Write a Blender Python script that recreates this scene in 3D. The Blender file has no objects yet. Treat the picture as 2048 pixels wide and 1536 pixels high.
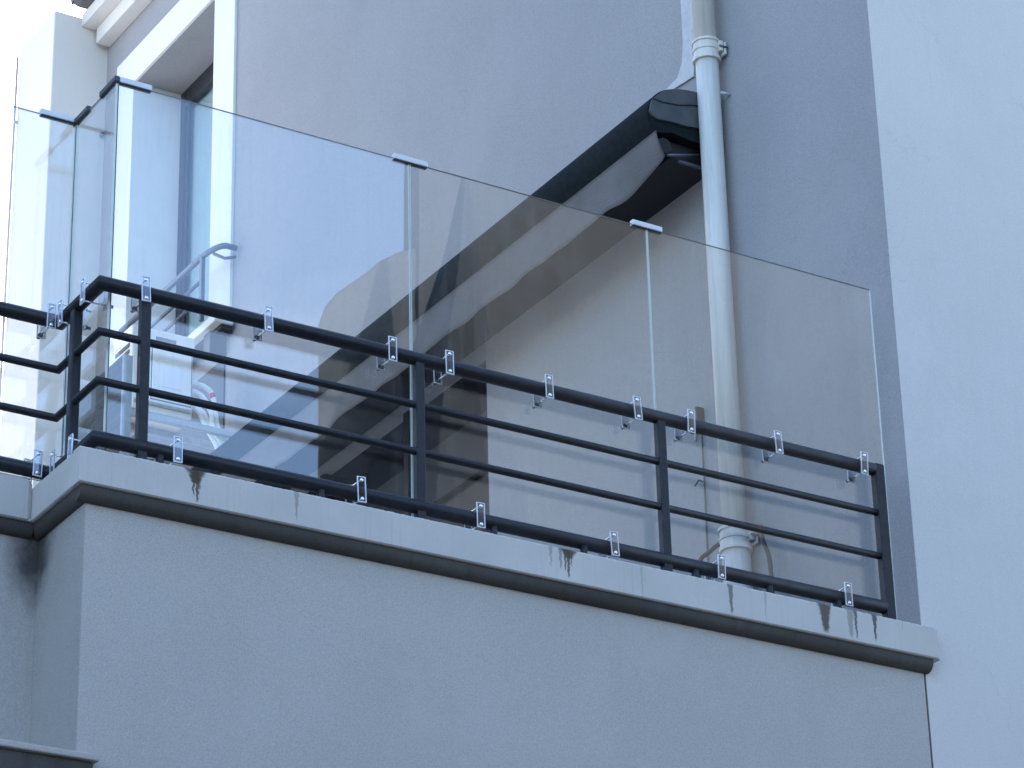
import bpy, bmesh, math, random
from mathutils import Vector, Matrix, Quaternion
random.seed(7)
S = bpy.context.scene
COL = S.collection

# ------------------------------------------------------------------ camera
cam_d = bpy.data.cameras.new('camera'); cam = bpy.data.objects.new('camera', cam_d); COL.objects.link(cam)
cam_d.sensor_width = 36.0; cam_d.lens = 107.82; cam_d.clip_start = 0.1; cam_d.clip_end = 2000
RT = Vector((0.85269, -0.52187, -0.02378)); UP = Vector((-0.20590, -0.37765, 0.90277))
FW = RT.cross(UP) * -1.0
RT.normalize(); FW.normalize(); UP = RT.cross(FW).normalized()
m = Matrix((RT, UP, -FW)).transposed().to_4x4(); m.translation = Vector((-4.327, -10.049, -4.929))
cam.matrix_world = m
S.camera = cam

# ------------------------------------------------------------------ light
SUN_EL = 34.0; SUN_AZ = 32.0            # azimuth from +Y (behind the house) towards +X
w = bpy.data.worlds.new('World'); S.world = w; w.use_nodes = True
nt = w.node_tree; nt.nodes.clear()
def N(t, typ, **k):
    n = t.nodes.new(typ)
    for a, v in k.items(): setattr(n, a, v)
    return n
sky = N(nt, 'ShaderNodeTexSky', sky_type='NISHITA', sun_disc=False)
sky.sun_elevation = math.radians(SUN_EL); sky.sun_rotation = math.radians(SUN_AZ)
sky.altitude = 50; sky.air_density = 1.0; sky.dust_density = 1.3; sky.ozone_density = 2.6
bg = N(nt, 'ShaderNodeBackground'); bg.inputs['Strength'].default_value = 0.15
wo = N(nt, 'ShaderNodeOutputWorld')
tc = N(nt, 'ShaderNodeTexCoord'); mp = N(nt, 'ShaderNodeMapping'); mp.inputs['Scale'].default_value = (2.2, 2.2, 6.0)
mp.inputs['Rotation'].default_value = (0.5, 0.6, 0.2)
nz = N(nt, 'ShaderNodeTexNoise'); nz.inputs['Scale'].default_value = 2.4; nz.inputs['Detail'].default_value = 6; nz.inputs['Roughness'].default_value = 0.55
cr = N(nt, 'ShaderNodeValToRGB'); cr.color_ramp.elements[0].position = 0.55; cr.color_ramp.elements[1].position = 0.80
cr.color_ramp.elements[1].color = (0.30, 0.30, 0.30, 1)
mx = N(nt, 'ShaderNodeMixRGB'); mx.inputs['Color2'].default_value = (6.5, 7.0, 7.6, 1)
nt.links.new(tc.outputs['Generated'], mp.inputs['Vector']); nt.links.new(mp.outputs[0], nz.inputs['Vector'])
nt.links.new(nz.outputs['Fac'], cr.inputs[0]); nt.links.new(cr.outputs[0], mx.inputs['Fac'])
nt.links.new(sky.outputs[0], mx.inputs['Color1']); nt.links.new(mx.outputs[0], bg.inputs['Color']); nt.links.new(bg.outputs[0], wo.inputs[0])

sd = bpy.data.lights.new('sun', 'SUN'); sd.energy = 3.4; sd.angle = math.radians(0.53); sd.color = (1.0, 0.965, 0.92)
sun = bpy.data.objects.new('sun', sd); COL.objects.link(sun)
ce = math.cos(math.radians(SUN_EL))
sv = Vector((math.sin(math.radians(SUN_AZ)) * ce, math.cos(math.radians(SUN_AZ)) * ce, math.sin(math.radians(SUN_EL))))
sun.rotation_euler = sv.to_track_quat('Z', 'Y').to_euler(); sun.location = (0, 30, 40)

S.view_settings.view_transform = 'Standard'; S.view_settings.look = 'None'
S.view_settings.exposure = 2.05; S.view_settings.gamma = 1.0; S.view_settings.use_curve_mapping = False
S.render.engine = 'CYCLES'
S.cycles.max_bounces = 10; S.cycles.transparent_max_bounces = 24; S.cycles.glossy_bounces = 5; S.cycles.diffuse_bounces = 5

# ------------------------------------------------------------------ materials
MATS = {}
def base(name, col, rough=0.8, metal=0.0, spec=0.5):
    mt = bpy.data.materials.new(name); mt.use_nodes = True
    b = mt.node_tree.nodes['Principled BSDF']
    b.inputs['Base Color'].default_value = (*col, 1); b.inputs['Roughness'].default_value = rough
    b.inputs['Metallic'].default_value = metal
    b.inputs['Specular IOR Level'].default_value = spec
    MATS[name] = mt
    return mt, mt.node_tree, b
def coords(t, scale=(1, 1, 1), rot=(0, 0, 0)):
    c = N(t, 'ShaderNodeTexCoord'); q = N(t, 'ShaderNodeMapping')
    q.inputs['Scale'].default_value = scale; q.inputs['Rotation'].default_value = rot
    t.links.new(c.outputs['Object'], q.inputs['Vector']); return q.outputs[0]
def noise(t, vec, scale, detail=4, rough=0.5):
    n = N(t, 'ShaderNodeTexNoise'); n.inputs['Scale'].default_value = scale
    n.inputs['Detail'].default_value = detail; n.inputs['Roughness'].default_value = rough
    t.links.new(vec, n.inputs['Vector']); return n.outputs['Fac']
def ramp(t, fac, stops):
    r = N(t, 'ShaderNodeValToRGB'); e = r.color_ramp.elements
    while len(e) < len(stops): e.new(0.5)
    for i, (p, c) in enumerate(stops):
        e[i].position = p; e[i].color = (*c, 1) if len(c) == 3 else c
    t.links.new(fac, r.inputs[0]); return r.outputs[0]
def mixc(t, fac, a, b, mode='MIX'):
    n = N(t, 'ShaderNodeMixRGB', blend_type=mode)
    for s, v in (('Fac', fac), ('Color1', a), ('Color2', b)):
        if isinstance(v, (int, float)): n.inputs[s].default_value = v
        elif isinstance(v, tuple): n.inputs[s].default_value = (*v, 1)
        else: t.links.new(v, n.inputs[s])
    return n.outputs[0]
def math_(t, op, a, b=None, c=None, clamp=False):
    n = N(t, 'ShaderNodeMath', operation=op); n.use_clamp = clamp
    for i, v in enumerate((a, b, c)):
        if v is None: continue
        if isinstance(v, (int, float)): n.inputs[i].default_value = v
        else: t.links.new(v, n.inputs[i])
    return n.outputs[0]
def bump(t, b, h, strength=0.3, dist=0.01):
    n = N(t, 'ShaderNodeBump'); n.inputs['Strength'].default_value = strength; n.inputs['Distance'].default_value = dist
    t.links.new(h, n.inputs['Height']); t.links.new(n.outputs[0], b.inputs['Normal'])

def stucco(name, col, var=0.07, grain=1.0, streak=0.0, rough=0.9, mould=None, cracks=0.28):
    mt, t, b = base(name, col, rough, spec=0.25)
    v = coords(t)
    a = noise(t, v, 0.9, 5, 0.6)
    lo = tuple(c * (1 - var) for c in col); hi = tuple(min(1, c * (1 + var)) for c in col)
    c = ramp(t, a, [(0.3, lo), (0.7, hi)])
    f = noise(t, v, 160, 3, 0.7)
    c = mixc(t, 0.17 * grain, c, ramp(t, f, [(0.3, (0.0, 0.0, 0.0)), (0.7, (1, 1, 1))]), 'OVERLAY')
    bl = noise(t, v, 6.0, 6, 0.65)
    c = mixc(t, ramp(t, bl, [(0.60, (0, 0, 0)), (0.80, (0.22, 0.22, 0.22))]), c, tuple(x * 0.8 for x in col))
    if streak > 0:
        s = noise(t, coords(t, (9, 9, 0.35)), 2.0, 5, 0.6)
        c = mixc(t, ramp(t, s, [(0.52, (0, 0, 0)), (0.75, (streak,) * 3)]), c, tuple(x * 0.55 for x in col))
    if cracks:
        vo = N(t, 'ShaderNodeTexVoronoi', feature='DISTANCE_TO_EDGE'); vo.inputs['Scale'].default_value = 0.75
        wv = N(t, 'ShaderNodeVectorMath', operation='ADD'); nn = N(t, 'ShaderNodeTexNoise'); nn.inputs['Scale'].default_value = 3.0; nn.inputs['Detail'].default_value = 6
        t.links.new(v, nn.inputs['Vector']); t.links.new(v, wv.inputs[0]); t.links.new(nn.outputs['Color'], wv.inputs[1]); t.links.new(wv.outputs[0], vo.inputs['Vector'])
        cm = ramp(t, vo.outputs['Distance'], [(0.0, (1, 1, 1)), (0.0035, (0, 0, 0))])
        gate = ramp(t, noise(t, v, 1.1, 2), [(0.50, (0, 0, 0)), (0.60, (cracks,) * 3)])
        c = mixc(t, mixc(t, 1.0, cm, gate, 'MULTIPLY'), c, tuple(x * 0.6 for x in col))
        sp_n = noise(t, v, 42, 2, 0.4)
        c = mixc(t, ramp(t, sp_n, [(0.76, (0, 0, 0)), (0.80, (0.5,) * 3)]), c, tuple(x * 0.72 for x in col))
        pa = noise(t, coords(t, (1.0, 1.0, 0.8)), 0.55, 8, 0.75)
        c = mixc(t, ramp(t, pa, [(0.55, (0, 0, 0)), (0.60, (0.30,) * 3)]), c, tuple(min(1, x * 1.12) for x in col))
    if mould:
        cx, cy, cz, rx, rz = mould
        oc = N(t, 'ShaderNodeTexCoord'); sp = N(t, 'ShaderNodeSeparateXYZ'); t.links.new(oc.outputs['Object'], sp.inputs[0])
        dx = math_(t, 'DIVIDE', math_(t, 'SUBTRACT', sp.outputs[0], cx), rx)
        dy = math_(t, 'DIVIDE', math_(t, 'SUBTRACT', sp.outputs[1], cy), rx)
        dz = math_(t, 'DIVIDE', math_(t, 'SUBTRACT', sp.outputs[2], cz), rz)
        r2 = math_(t, 'ADD', math_(t, 'ADD', math_(t, 'MULTIPLY', dx, dx), math_(t, 'MULTIPLY', dy, dy)), math_(t, 'MULTIPLY', dz, dz))
        r2 = math_(t, 'ADD', r2, math_(t, 'MULTIPLY', math_(t, 'SUBTRACT', noise(t, v, 7, 5, 0.6), 0.5), 1.3))
        c = mixc(t, ramp(t, r2, [(0.05, (0.88,) * 3), (0.55, (0.35,) * 3), (1.0, (0, 0, 0))]), c, (0.035, 0.034, 0.034))
    t.links.new(c, b.inputs['Base Color'])
    h = math_(t, 'ADD', noise(t, v, 90, 4, 0.65), math_(t, 'MULTIPLY', noise(t, v, 3.0, 3), 1.6))
    bump(t, b, h, 0.30 * grain, 0.004)
    return mt

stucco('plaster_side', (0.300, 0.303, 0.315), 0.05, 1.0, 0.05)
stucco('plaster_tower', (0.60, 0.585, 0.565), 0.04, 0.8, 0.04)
stucco('plaster_lower', (0.435, 0.418, 0.395), 0.05, 1.0, 0.05)
stucco('plaster_return', (0.36, 0.348, 0.33), 0.06, 1.0, 0.06, mould=(0.06, 0.51, -0.22, 0.17, 0.30))
stucco('plaster_left', (0.43, 0.405, 0.38), 0.10, 1.0, 0.12, mould=(0.06, 0.51, -0.20, 0.17, 0.36))
stucco('plaster_white', (0.66, 0.64, 0.61), 0.03, 0.6, 0.03)
stucco('plaster_surround', (0.72, 0.72, 0.71), 0.02, 0.4, 0.0)
stucco('moulding_dark', (0.075, 0.072, 0.068), 0.3, 1.0, 0.5)
stucco('plaster_bounce', (0.62, 0.655, 0.71), 0.03, 0.6, 0.03)  # for the added block that bounces sunlight
stucco('terrace_tile', (0.30, 0.29, 0.28), 0.1, 1.0)
stucco('limestone', (0.062, 0.063, 0.063), 0.06, 0.08, 0.06)
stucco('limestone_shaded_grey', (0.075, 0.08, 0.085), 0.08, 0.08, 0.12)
stucco('asphalt', (0.05, 0.05, 0.052), 0.15, 1.5)
stucco('paving', (0.26, 0.25, 0.24), 0.1, 1.0)

# slab edge: pale concrete with rust and dirt runs
mt, t, b = base('slab_concrete', (0.32, 0.335, 0.34), 0.85, spec=0.3)
v = coords(t); oc = N(t, 'ShaderNodeTexCoord'); sp = N(t, 'ShaderNodeSeparateXYZ'); t.links.new(oc.outputs['Object'], sp.inputs[0])
X, Y, Z = sp.outputs
c = ramp(t, noise(t, v, 2.5, 6, 0.6), [(0.3, (0.475, 0.462, 0.435)), (0.7, (0.555, 0.542, 0.51))])
st = noise(t, coords(t, (26, 26, 0.8)), 1.6, 6, 0.7)
c = mixc(t, ramp(t, st, [(0.55, (0, 0, 0)), (0.75, (0.24,) * 3)]), c, (0.15, 0.138, 0.12))
wob = math_(t, 'MULTIPLY', math_(t, 'SUBTRACT', noise(t, coords(t, (3, 3, 9)), 6, 4, 0.6), 0.5), 0.022)
edge = noise(t, v, 60, 4, 0.7)
xw = math_(t, 'ADD', X, wob)
for (x0, wd, wtop, depth, strg, colr) in [
    (0.497, 0.020, 0.026, 0.062, 0.90, (0.060, 0.045, 0.032)), (0.488, 0.004, 0.006, 0.115, 0.85, (0.07, 0.055, 0.04)), (0.504, 0.005, 0.007, 0.142, 0.85, (0.06, 0.045, 0.035)), (0.514, 0.003, 0.004, 0.09, 0.6, (0.10, 0.08, 0.06)),
    (2.240, 0.018, 0.028, 0.045, 0.85, (0.075, 0.06, 0.045)), (2.222, 0.0035, 0.005, 0.105, 0.8, (0.07, 0.055, 0.04)), (2.238, 0.005, 0.006, 0.135, 0.85, (0.07, 0.055, 0.04)), (2.253, 0.003, 0.004, 0.08, 0.7, (0.09, 0.07, 0.05)), (2.20, 0.004, 0.007, 0.10, 0.6, (0.13, 0.11, 0.09)),
    (2.15, 0.003, 0.006, 0.10, 0.5, (0.2, 0.17, 0.15)), (0.945, 0.004, 0.007, 0.13, 0.5, (0.17, 0.15, 0.12)),
    (2.61, 0.003, 0.003, 0.15, 0.40, (0.2, 0.2, 0.2)), (3.075, 0.006, 0.009, 0.145, 0.75, (0.10, 0.09, 0.085)),
    (3.26, 0.003, 0.004, 0.14, 0.40, (0.18, 0.17, 0.16)), (3.585, 0.016, 0.020, 0.14, 0.90, (0.085, 0.058, 0.042)),
    (3.725, 0.010, 0.012, 0.14, 0.60, (0.20, 0.19, 0.165)), (3.756, 0.004, 0.006, 0.14, 0.80, (0.06, 0.055, 0.05)),
    (3.862, 0.005, 0.009, 0.13, 0.85, (0.055, 0.05, 0.05)), (4.02, 0.002, 0.002, 0.05, 0.35, (0.2, 0.2, 0.2))]:
    zt = math_(t, 'DIVIDE', math_(t, 'MULTIPLY', Z, -1.0), depth, clamp=True)
    wz = math_(t, 'ADD', wd * 1.0, math_(t, 'MULTIPLY', math_(t, 'POWER', math_(t, 'SUBTRACT', 1.0, zt), 2.2), wtop * 1.25 - wd * 0.4))
    d = math_(t, 'DIVIDE', math_(t, 'ABSOLUTE', math_(t, 'SUBTRACT', xw, x0)), wz)
    d = math_(t, 'ADD', d, math_(t, 'MULTIPLY', math_(t, 'SUBTRACT', edge, 0.5), 0.9))
    k = math_(t, 'MULTIPLY', math_(t, 'SUBTRACT', 1.35, d, clamp=True), math_(t, 'MULTIPLY', math_(t, 'SUBTRACT', 1.0, math_(t, 'POWER', zt, 5)), strg * 2.0), clamp=True)
    c = mixc(t, math_(t, 'MINIMUM', k, strg), c, colr)
t.links.new(c, b.inputs['Base Color'])
bump(t, b, math_(t, 'ADD', noise(t, v, 70, 5, 0.7), noise(t, v, 9, 4, 0.6)), 0.35, 0.004)

def painted(name, col, rough=0.4, metal=0.0, var=0.12, bumpy=0.1, scale=25, spec=0.5):
    mt, t, b = base(name, col, rough, metal, spec)
    v = coords(t)
    c = ramp(t, noise(t, v, scale, 5, 0.6), [(0.3, tuple(x * (1 - var) for x in col)), (0.7, tuple(min(1, x * (1 + var)) for x in col))])
    t.links.new(c, b.inputs['Base Color'])
    t.links.new(math_(t, 'ADD', rough - 0.06, math_(t, 'MULTIPLY', noise(t, v, scale * 0.4, 4), 0.12)), b.inputs['Roughness'])
    bump(t, b, noise(t, v, scale * 6, 3), bumpy, 0.001)
    return mt
mt, t, b = base('railing_paint', (0.013, 0.016, 0.022), 0.45, spec=0.35)
v = coords(t); c = ramp(t, noise(t, v, 40, 5), [(0.3, (0.010, 0.012, 0.017)), (0.7, (0.018, 0.021, 0.028))])
c = mixc(t, ramp(t, noise(t, v, 7, 7, 0.75), [(0.60, (0, 0, 0)), (0.68, (0.7,) * 3)]), c, (0.045, 0.032, 0.026))
c = mixc(t, ramp(t, noise(t, coords(t, (3, 3, 3)), 9, 6, 0.7), [(0.60, (0, 0, 0)), (0.72, (0.5,) * 3)]), c, (0.05, 0.052, 0.055))
t.links.new(c, b.inputs['Base Color'])
t.links.new(math_(t, 'ADD', 0.35, math_(t, 'MULTIPLY', noise(t, v, 15, 5), 0.3)), b.inputs['Roughness'])
bump(t, b, noise(t, v, 120, 4), 0.35, 0.0015)
painted('dark_green_metal', (0.013, 0.018, 0.021), 0.8, 0.0, 0.25, 0.2, spec=0.02)
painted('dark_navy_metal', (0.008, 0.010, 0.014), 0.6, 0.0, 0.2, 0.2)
painted('window_frame_paint', (0.018, 0.021, 0.028), 0.45)
painted('guard_rail_metal', (0.10, 0.11, 0.14), 0.4, 0.3)
painted('aluminium', (0.62, 0.64, 0.66), 0.5, 0.2, 0.05, 0.05)
painted('chrome', (0.85, 0.85, 0.86), 0.18, 0.9, 0.03, 0.02)
painted('clamp_rim', (0.72, 0.74, 0.78), 0.30, 0.35, 0.03, 0.02)
painted('rubber', (0.02, 0.02, 0.022), 0.6)
painted('aluminium_shaded', (0.05, 0.055, 0.065), 0.5, 0.2)  # clip metal with its dark reflection put into the colour
painted('zinc', (0.12, 0.125, 0.13), 0.5, 0.3, 0.2)
painted('ac_body', (0.86, 0.83, 0.76), 0.45, 0.0, 0.04, 0.05)
painted('ac_label', (0.84, 0.84, 0.84), 0.4, 0.0, 0.02, 0.02)
painted('ac_dark', (0.10, 0.10, 0.11), 0.6)
painted('ac_print', (0.22, 0.21, 0.22), 0.6)
painted('insulation_white', (0.90, 0.89, 0.86), 0.7, 0.0, 0.05, 0.3)
painted('red_tape', (0.60, 0.06, 0.10), 0.5)
painted('red_fitting', (0.40, 0.05, 0.03), 0.5)
painted('seal_dark', (0.05, 0.045, 0.045), 0.8)
painted('seal_grey', (0.13, 0.14, 0.15), 0.5)
painted('red_grey', (0.42, 0.36, 0.35), 0.6)
painted('sheet_grey', (0.085, 0.09, 0.10), 0.7)
painted('rust', (0.16, 0.09, 0.055), 0.85, 0.0, 0.5, 0.4)
painted('cap_plastic', (0.062, 0.072, 0.078), 0.6, 0.0, 0.2, 0.1, 12, 0.3)
painted('slate', (0.012, 0.014, 0.018), 0.8, 0.0, 0.3, 0.3, 4)
painted('shutter', (0.052, 0.053, 0.053), 0.9, spec=0.1)
painted('dark_glass', (0.007, 0.008, 0.011), 0.25, 0.0, 0.1, 0.0, spec=0.08)
painted('door_beam', (0.034, 0.034, 0.036), 0.8, spec=0.1)
painted('curtain', (0.40, 0.56, 0.60), 0.55, 0.0, 0.05, 0.05)
painted('white_trim', (0.45, 0.47, 0.49), 0.6)

# weathered wood board
mt, t, b = base('grey_wood', (0.09, 0.08, 0.07), 0.75)
g = noise(t, coords(t, (6, 1.2, 22), (0.75, 0, 0)), 3, 6, 0.6)
t.links.new(ramp(t, g, [(0.3, (0.055, 0.052, 0.048)), (0.7, (0.15, 0.14, 0.125))]), b.inputs['Base Color'])
bump(t, b, g, 0.3, 0.004)

# pipe: pale grey PVC with weather runs
mt, t, b = base('pipe_pvc', (0.60, 0.59, 0.56), 0.5)
v = coords(t, (14, 14, 0.7)); s = noise(t, v, 2.2, 6, 0.65)
c = ramp(t, s, [(0.35, (0.50, 0.50, 0.49)), (0.62, (0.66, 0.635, 0.58))])
c = mixc(t, ramp(t, noise(t, coords(t, (10, 10, 3)), 3.0, 6, 0.7), [(0.62, (0, 0, 0)), (0.8, (0.4,) * 3)]), c, (0.22, 0.21, 0.19))
t.links.new(c, b.inputs['Base Color']); bump(t, b, noise(t, coords(t), 60, 4), 0.15, 0.002)

# awning cloth
mt, t, b = base('awning_cloth', (0.24, 0.235, 0.24), 0.85)
v = coords(t); c = ramp(t, noise(t, v, 3.5, 5, 0.6), [(0.3, (0.21, 0.205, 0.205)), (0.7, (0.28, 0.275, 0.28))])
t.links.new(c, b.inputs['Base Color']); bump(t, b, noise(t, coords(t, (1, 2, 12)), 9, 4), 0.3, 0.01)

def glass(name, tint, edge=False):
    mt = bpy.data.materials.new(name); mt.use_nodes = True; t = mt.node_tree; t.nodes.clear()
    o = N(t, 'ShaderNodeOutputMaterial'); tr = N(t, 'ShaderNodeBsdfTransparent'); gl = N(t, 'ShaderNodeBsdfGlossy')
    tr.inputs[0].default_value = (*tint, 1); gl.inputs['Roughness'].default_value = 0.0; gl.inputs['Color'].default_value = (0.95, 0.97, 1, 1)
    fr = N(t, 'ShaderNodeFresnel'); ge = N(t, 'ShaderNodeNewGeometry')
    ior = math_(t, 'ADD', 1.92, math_(t, 'MULTIPLY', ge.outputs['Backfacing'], 1 / 1.92 - 1.92))
    t.links.new(ior, fr.inputs['IOR'])
    # faint unevenness of the sheet
    v = coords(t); bp = N(t, 'ShaderNodeBump'); bp.inputs['Strength'].default_value = 0.035; bp.inputs['Distance'].default_value = 0.02
    t.links.new(noise(t, v, 1.3, 1, 0.3), bp.inputs['Height'])
    t.links.new(bp.outputs[0], gl.inputs['Normal'])
    mxs = N(t, 'ShaderNodeMixShader'); t.links.new(fr.outputs[0], mxs.inputs[0]); t.links.new(tr.outputs[0], mxs.inputs[1]); t.links.new(gl.outputs[0], mxs.inputs[2])
    df = N(t, 'ShaderNodeBsdfDiffuse'); df.inputs[0].default_value = (0.62, 0.61, 0.58, 1)
    st_ = ramp(t, noise(t, coords(t, (16, 16, 0.7)), 1.5, 6, 0.7), [(0.5, (0, 0, 0)), (0.78, (0.05,) * 3)])
    sm_ = ramp(t, noise(t, coords(t, (1, 1, 1)), 4.0, 7, 0.75), [(0.45, (0.004,) * 3), (0.75, (0.035,) * 3)])
    mx2 = N(t, 'ShaderNodeMixShader'); t.links.new(mixc(t, 1.0, st_, sm_, 'ADD'), mx2.inputs[0]); t.links.new(mxs.outputs[0], mx2.inputs[1]); t.links.new(df.outputs[0], mx2.inputs[2])
    t.links.new(mx2.outputs[0], o.inputs[0]); MATS[name] = mt; return mt
glass('glass_clear', (0.96, 0.972, 0.972))
glass('clamp_clear', (0.85, 0.88, 0.92))
painted('glass_edge_top', (0.14, 0.18, 0.17), 0.4)
painted('glass_edge', (0.58, 0.66, 0.62), 0.3, 0.0, 0.05, 0.0)

# ------------------------------------------------------------------ mesh helpers
class MB:
    def __init__(s): s.bm = bmesh.new()
    def box(s, x0, x1, y0, y1, z0, z1, mi=0, bev=0.0):
        vs = [s.bm.verts.new(p) for p in ((x0,y0,z0),(x1,y0,z0),(x1,y1,z0),(x0,y1,z0),(x0,y0,z1),(x1,y0,z1),(x1,y1,z1),(x0,y1,z1))]
        fs = [s.bm.faces.new([vs[i] for i in q]) for q in ((3,2,1,0),(4,5,6,7),(0,1,5,4),(1,2,6,5),(2,3,7,6),(3,0,4,7))]
        for f in fs: f.material_index = mi
        if bev > 0:
            es = list({e for f in fs for e in f.edges})
            r = bmesh.ops.bevel(s.bm, geom=es, offset=bev, segments=2, affect='EDGES', profile=0.5)
            for f in r['faces']: f.material_index = mi
        return fs
    def tube(s, pts, r, seg=14, mi=0, cap=True, smooth=True):
        pts = [Vector(p) for p in pts]; rings = []
        rs = r if isinstance(r, (list, tuple)) else [r] * len(pts)
        n = len(pts); ref = None
        for i, p in enumerate(pts):
            d = (pts[min(i+1, n-1)] - pts[max(i-1, 0)]).normalized()
            if 0 < i < n-1:
                d1 = (pts[i]-pts[i-1]).normalized(); d2 = (pts[i+1]-pts[i]).normalized(); d = (d1+d2).normalized()
                k = 1 / max(0.5, d1.dot(d))
            else: k = 1; d1 = d
            if ref is None: ref = Vector((0, 0, 1)) if abs(d.z) < 0.9 else Vector((1, 0, 0))
            a = d.cross(ref).normalized(); bb = a.cross(d).normalized(); ref = bb
            # stretch along the mitre direction
            side = (d1 - d * d1.dot(d)) if k > 1.001 else Vector((0, 0, 0))
            sn = side.normalized() if side.length > 1e-6 else None
            ring = []
            for j in range(seg):
                an = 2 * math.pi * j / seg
                o = a * math.cos(an) * rs[i] + bb * math.sin(an) * rs[i]
                if sn: o = o + sn * o.dot(sn) * (k - 1)
                ring.append(s.bm.verts.new(p + o))
            rings.append(ring)
        for i in range(n - 1):
            for j in range(seg):
                f = s.bm.faces.new([rings[i][j], rings[i][(j+1) % seg], rings[i+1][(j+1) % seg], rings[i+1][j]])
                f.smooth = smooth; f.material_index = mi
        if cap:
            for rg in (rings[0], rings[-1]):
                f = s.bm.faces.new(rg if rg is rings[-1] else rg[::-1]); f.material_index = mi
        return s
    def prism(s, poly, axis, a0, a1, mi=0, smooth=False):
        """closed outline of 2-D points swept along an axis (0=x,1=y,2=z)"""
        def P(u, v, a): return {0: (a, u, v), 1: (u, a, v), 2: (u, v, a)}[axis]
        A = [s.bm.verts.new(P(u, v, a0)) for u, v in poly]; B = [s.bm.verts.new(P(u, v, a1)) for u, v in poly]
        n = len(poly)
        for i in range(n):
            f = s.bm.faces.new([A[i], A[(i+1) % n], B[(i+1) % n], B[i]]); f.material_index = mi; f.smooth = smooth
        for q in (A[::-1], B):
            f = s.bm.faces.new(q); f.material_index = mi
        return s
    def dome(s, c, r, axis=Vector((0, -1, 0)), flat=0.6, seg=12, rings=4, mi=0):
        axis = axis.normalized(); a = axis.orthogonal().normalized(); b2 = axis.cross(a); c = Vector(c); R_ = []
        for i in range(rings):
            th = math.pi / 2 * i / rings
            R_.append([s.bm.verts.new(c + (a * math.cos(2*math.pi*j/seg) + b2 * math.sin(2*math.pi*j/seg)) * r * math.cos(th) + axis * r * flat * math.sin(th)) for j in range(seg)])
        top = s.bm.verts.new(c + axis * r * flat)
        for i in range(rings - 1):
            for j in range(seg):
                f = s.bm.faces.new([R_[i][j], R_[i][(j+1) % seg], R_[i+1][(j+1) % seg], R_[i+1][j]]); f.smooth = True; f.material_index = mi
        for j in range(seg):
            f = s.bm.faces.new([R_[-1][j], R_[-1][(j+1) % seg], top]); f.smooth = True; f.material_index = mi
        return s
    def build(s, name, mats, parent=None, loc=None):
        me = bpy.data.meshes.new(name); bmesh.ops.recalc_face_normals(s.bm, faces=s.bm.faces[:])
        s.bm.to_mesh(me); s.bm.free()
        for q in (mats if isinstance(mats, (list, tuple)) else [mats]): me.materials.append(MATS[q])
        o = bpy.data.objects.new(name, me); COL.objects.link(o)
        if parent: o.parent = parent
        if loc: o.location = loc
        return o
def thing(name, label, cat, loc=(0, 0, 0), group=None):
    o = bpy.data.objects.new(name, None); COL.objects.link(o); o.location = loc; o.empty_display_size = 0.1
    o['label'] = label; o['category'] = cat
    if group: o['group'] = group
    return o
def tag(o, label, cat, group=None):
    o['label'] = label; o['category'] = cat
    if group: o['group'] = group
    return o
def kids(o): return [c for c in bpy.data.objects if c.parent == o]

XC = 4.19; GZ = -6.5

# ------------------------------------------------------------------ ground
g = MB(); g.box(-1500, 1500, -1500, 1500, GZ - 0.5, GZ - 0.12); o = g.build('road', 'asphalt'); o['kind'] = 'structure'
g = MB(); g.box(-60, 60, -3.2, 30, GZ - 0.12, GZ, bev=0.01); o = g.build('pavement', 'paving'); o['kind'] = 'structure'
g = MB(); g.box(-60, 60, -40, -13.5, GZ - 0.12, GZ, bev=0.01); o = g.build('pavement', 'paving'); o['kind'] = 'structure'

# ------------------------------------------------------------------ the house
house = thing('apartment_building', 'pale rendered apartment building with corner balcony, tower wall and white trimmed window', 'building', (4.19, 0.07, GZ))
def hp(mb, name, mats, par=house):
    o = mb.build(name, mats)
    o.parent = par; o.matrix_parent_inverse = Matrix.Translation(-Vector(par.location)) if par.type == 'EMPTY' else Matrix.Identity(4)
    return o

# side wall (faces left), with door and window openings, 0.45 m thick
Yn, Yf = 0.074, 9.5
DY0, DY1, DZ0, DZ1 = 3.80, 7.05, 0.0, 3.12
WY0, WY1, WZ0, WZ1 = 7.50, 8.93, 4.72, 7.56
ZT = 9.3
mb = MB()
def wbox(y0, y1, z0, z1): mb.box(XC, XC + 0.55, y0, y1, z0, z1)
wbox(Yn, DY0, GZ, ZT); wbox(DY0, DY1, GZ, DZ0); wbox(DY0, DY1, DZ1, ZT)
wbox(DY1, WY0, GZ, ZT); wbox(WY0, WY1, GZ, WZ0); wbox(WY0, WY1, WZ1, ZT); wbox(WY1, 9.5, GZ, ZT)
bmesh.ops.remove_doubles(mb.bm, verts=mb.bm.verts[:], dist=1e-4)
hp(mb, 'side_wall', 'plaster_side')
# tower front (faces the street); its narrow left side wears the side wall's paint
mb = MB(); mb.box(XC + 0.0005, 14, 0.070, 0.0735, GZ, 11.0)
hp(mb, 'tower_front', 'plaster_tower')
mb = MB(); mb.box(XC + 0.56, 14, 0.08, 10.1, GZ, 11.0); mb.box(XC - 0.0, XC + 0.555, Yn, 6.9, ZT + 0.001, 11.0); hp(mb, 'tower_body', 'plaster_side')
# rooms behind the openings
mb = MB(); mb.box(XC + 0.551, XC + 0.558, 0.2, 9.4, GZ, ZT - 0.1); hp(mb, 'inner_wall', 'dark_navy_metal')

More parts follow.
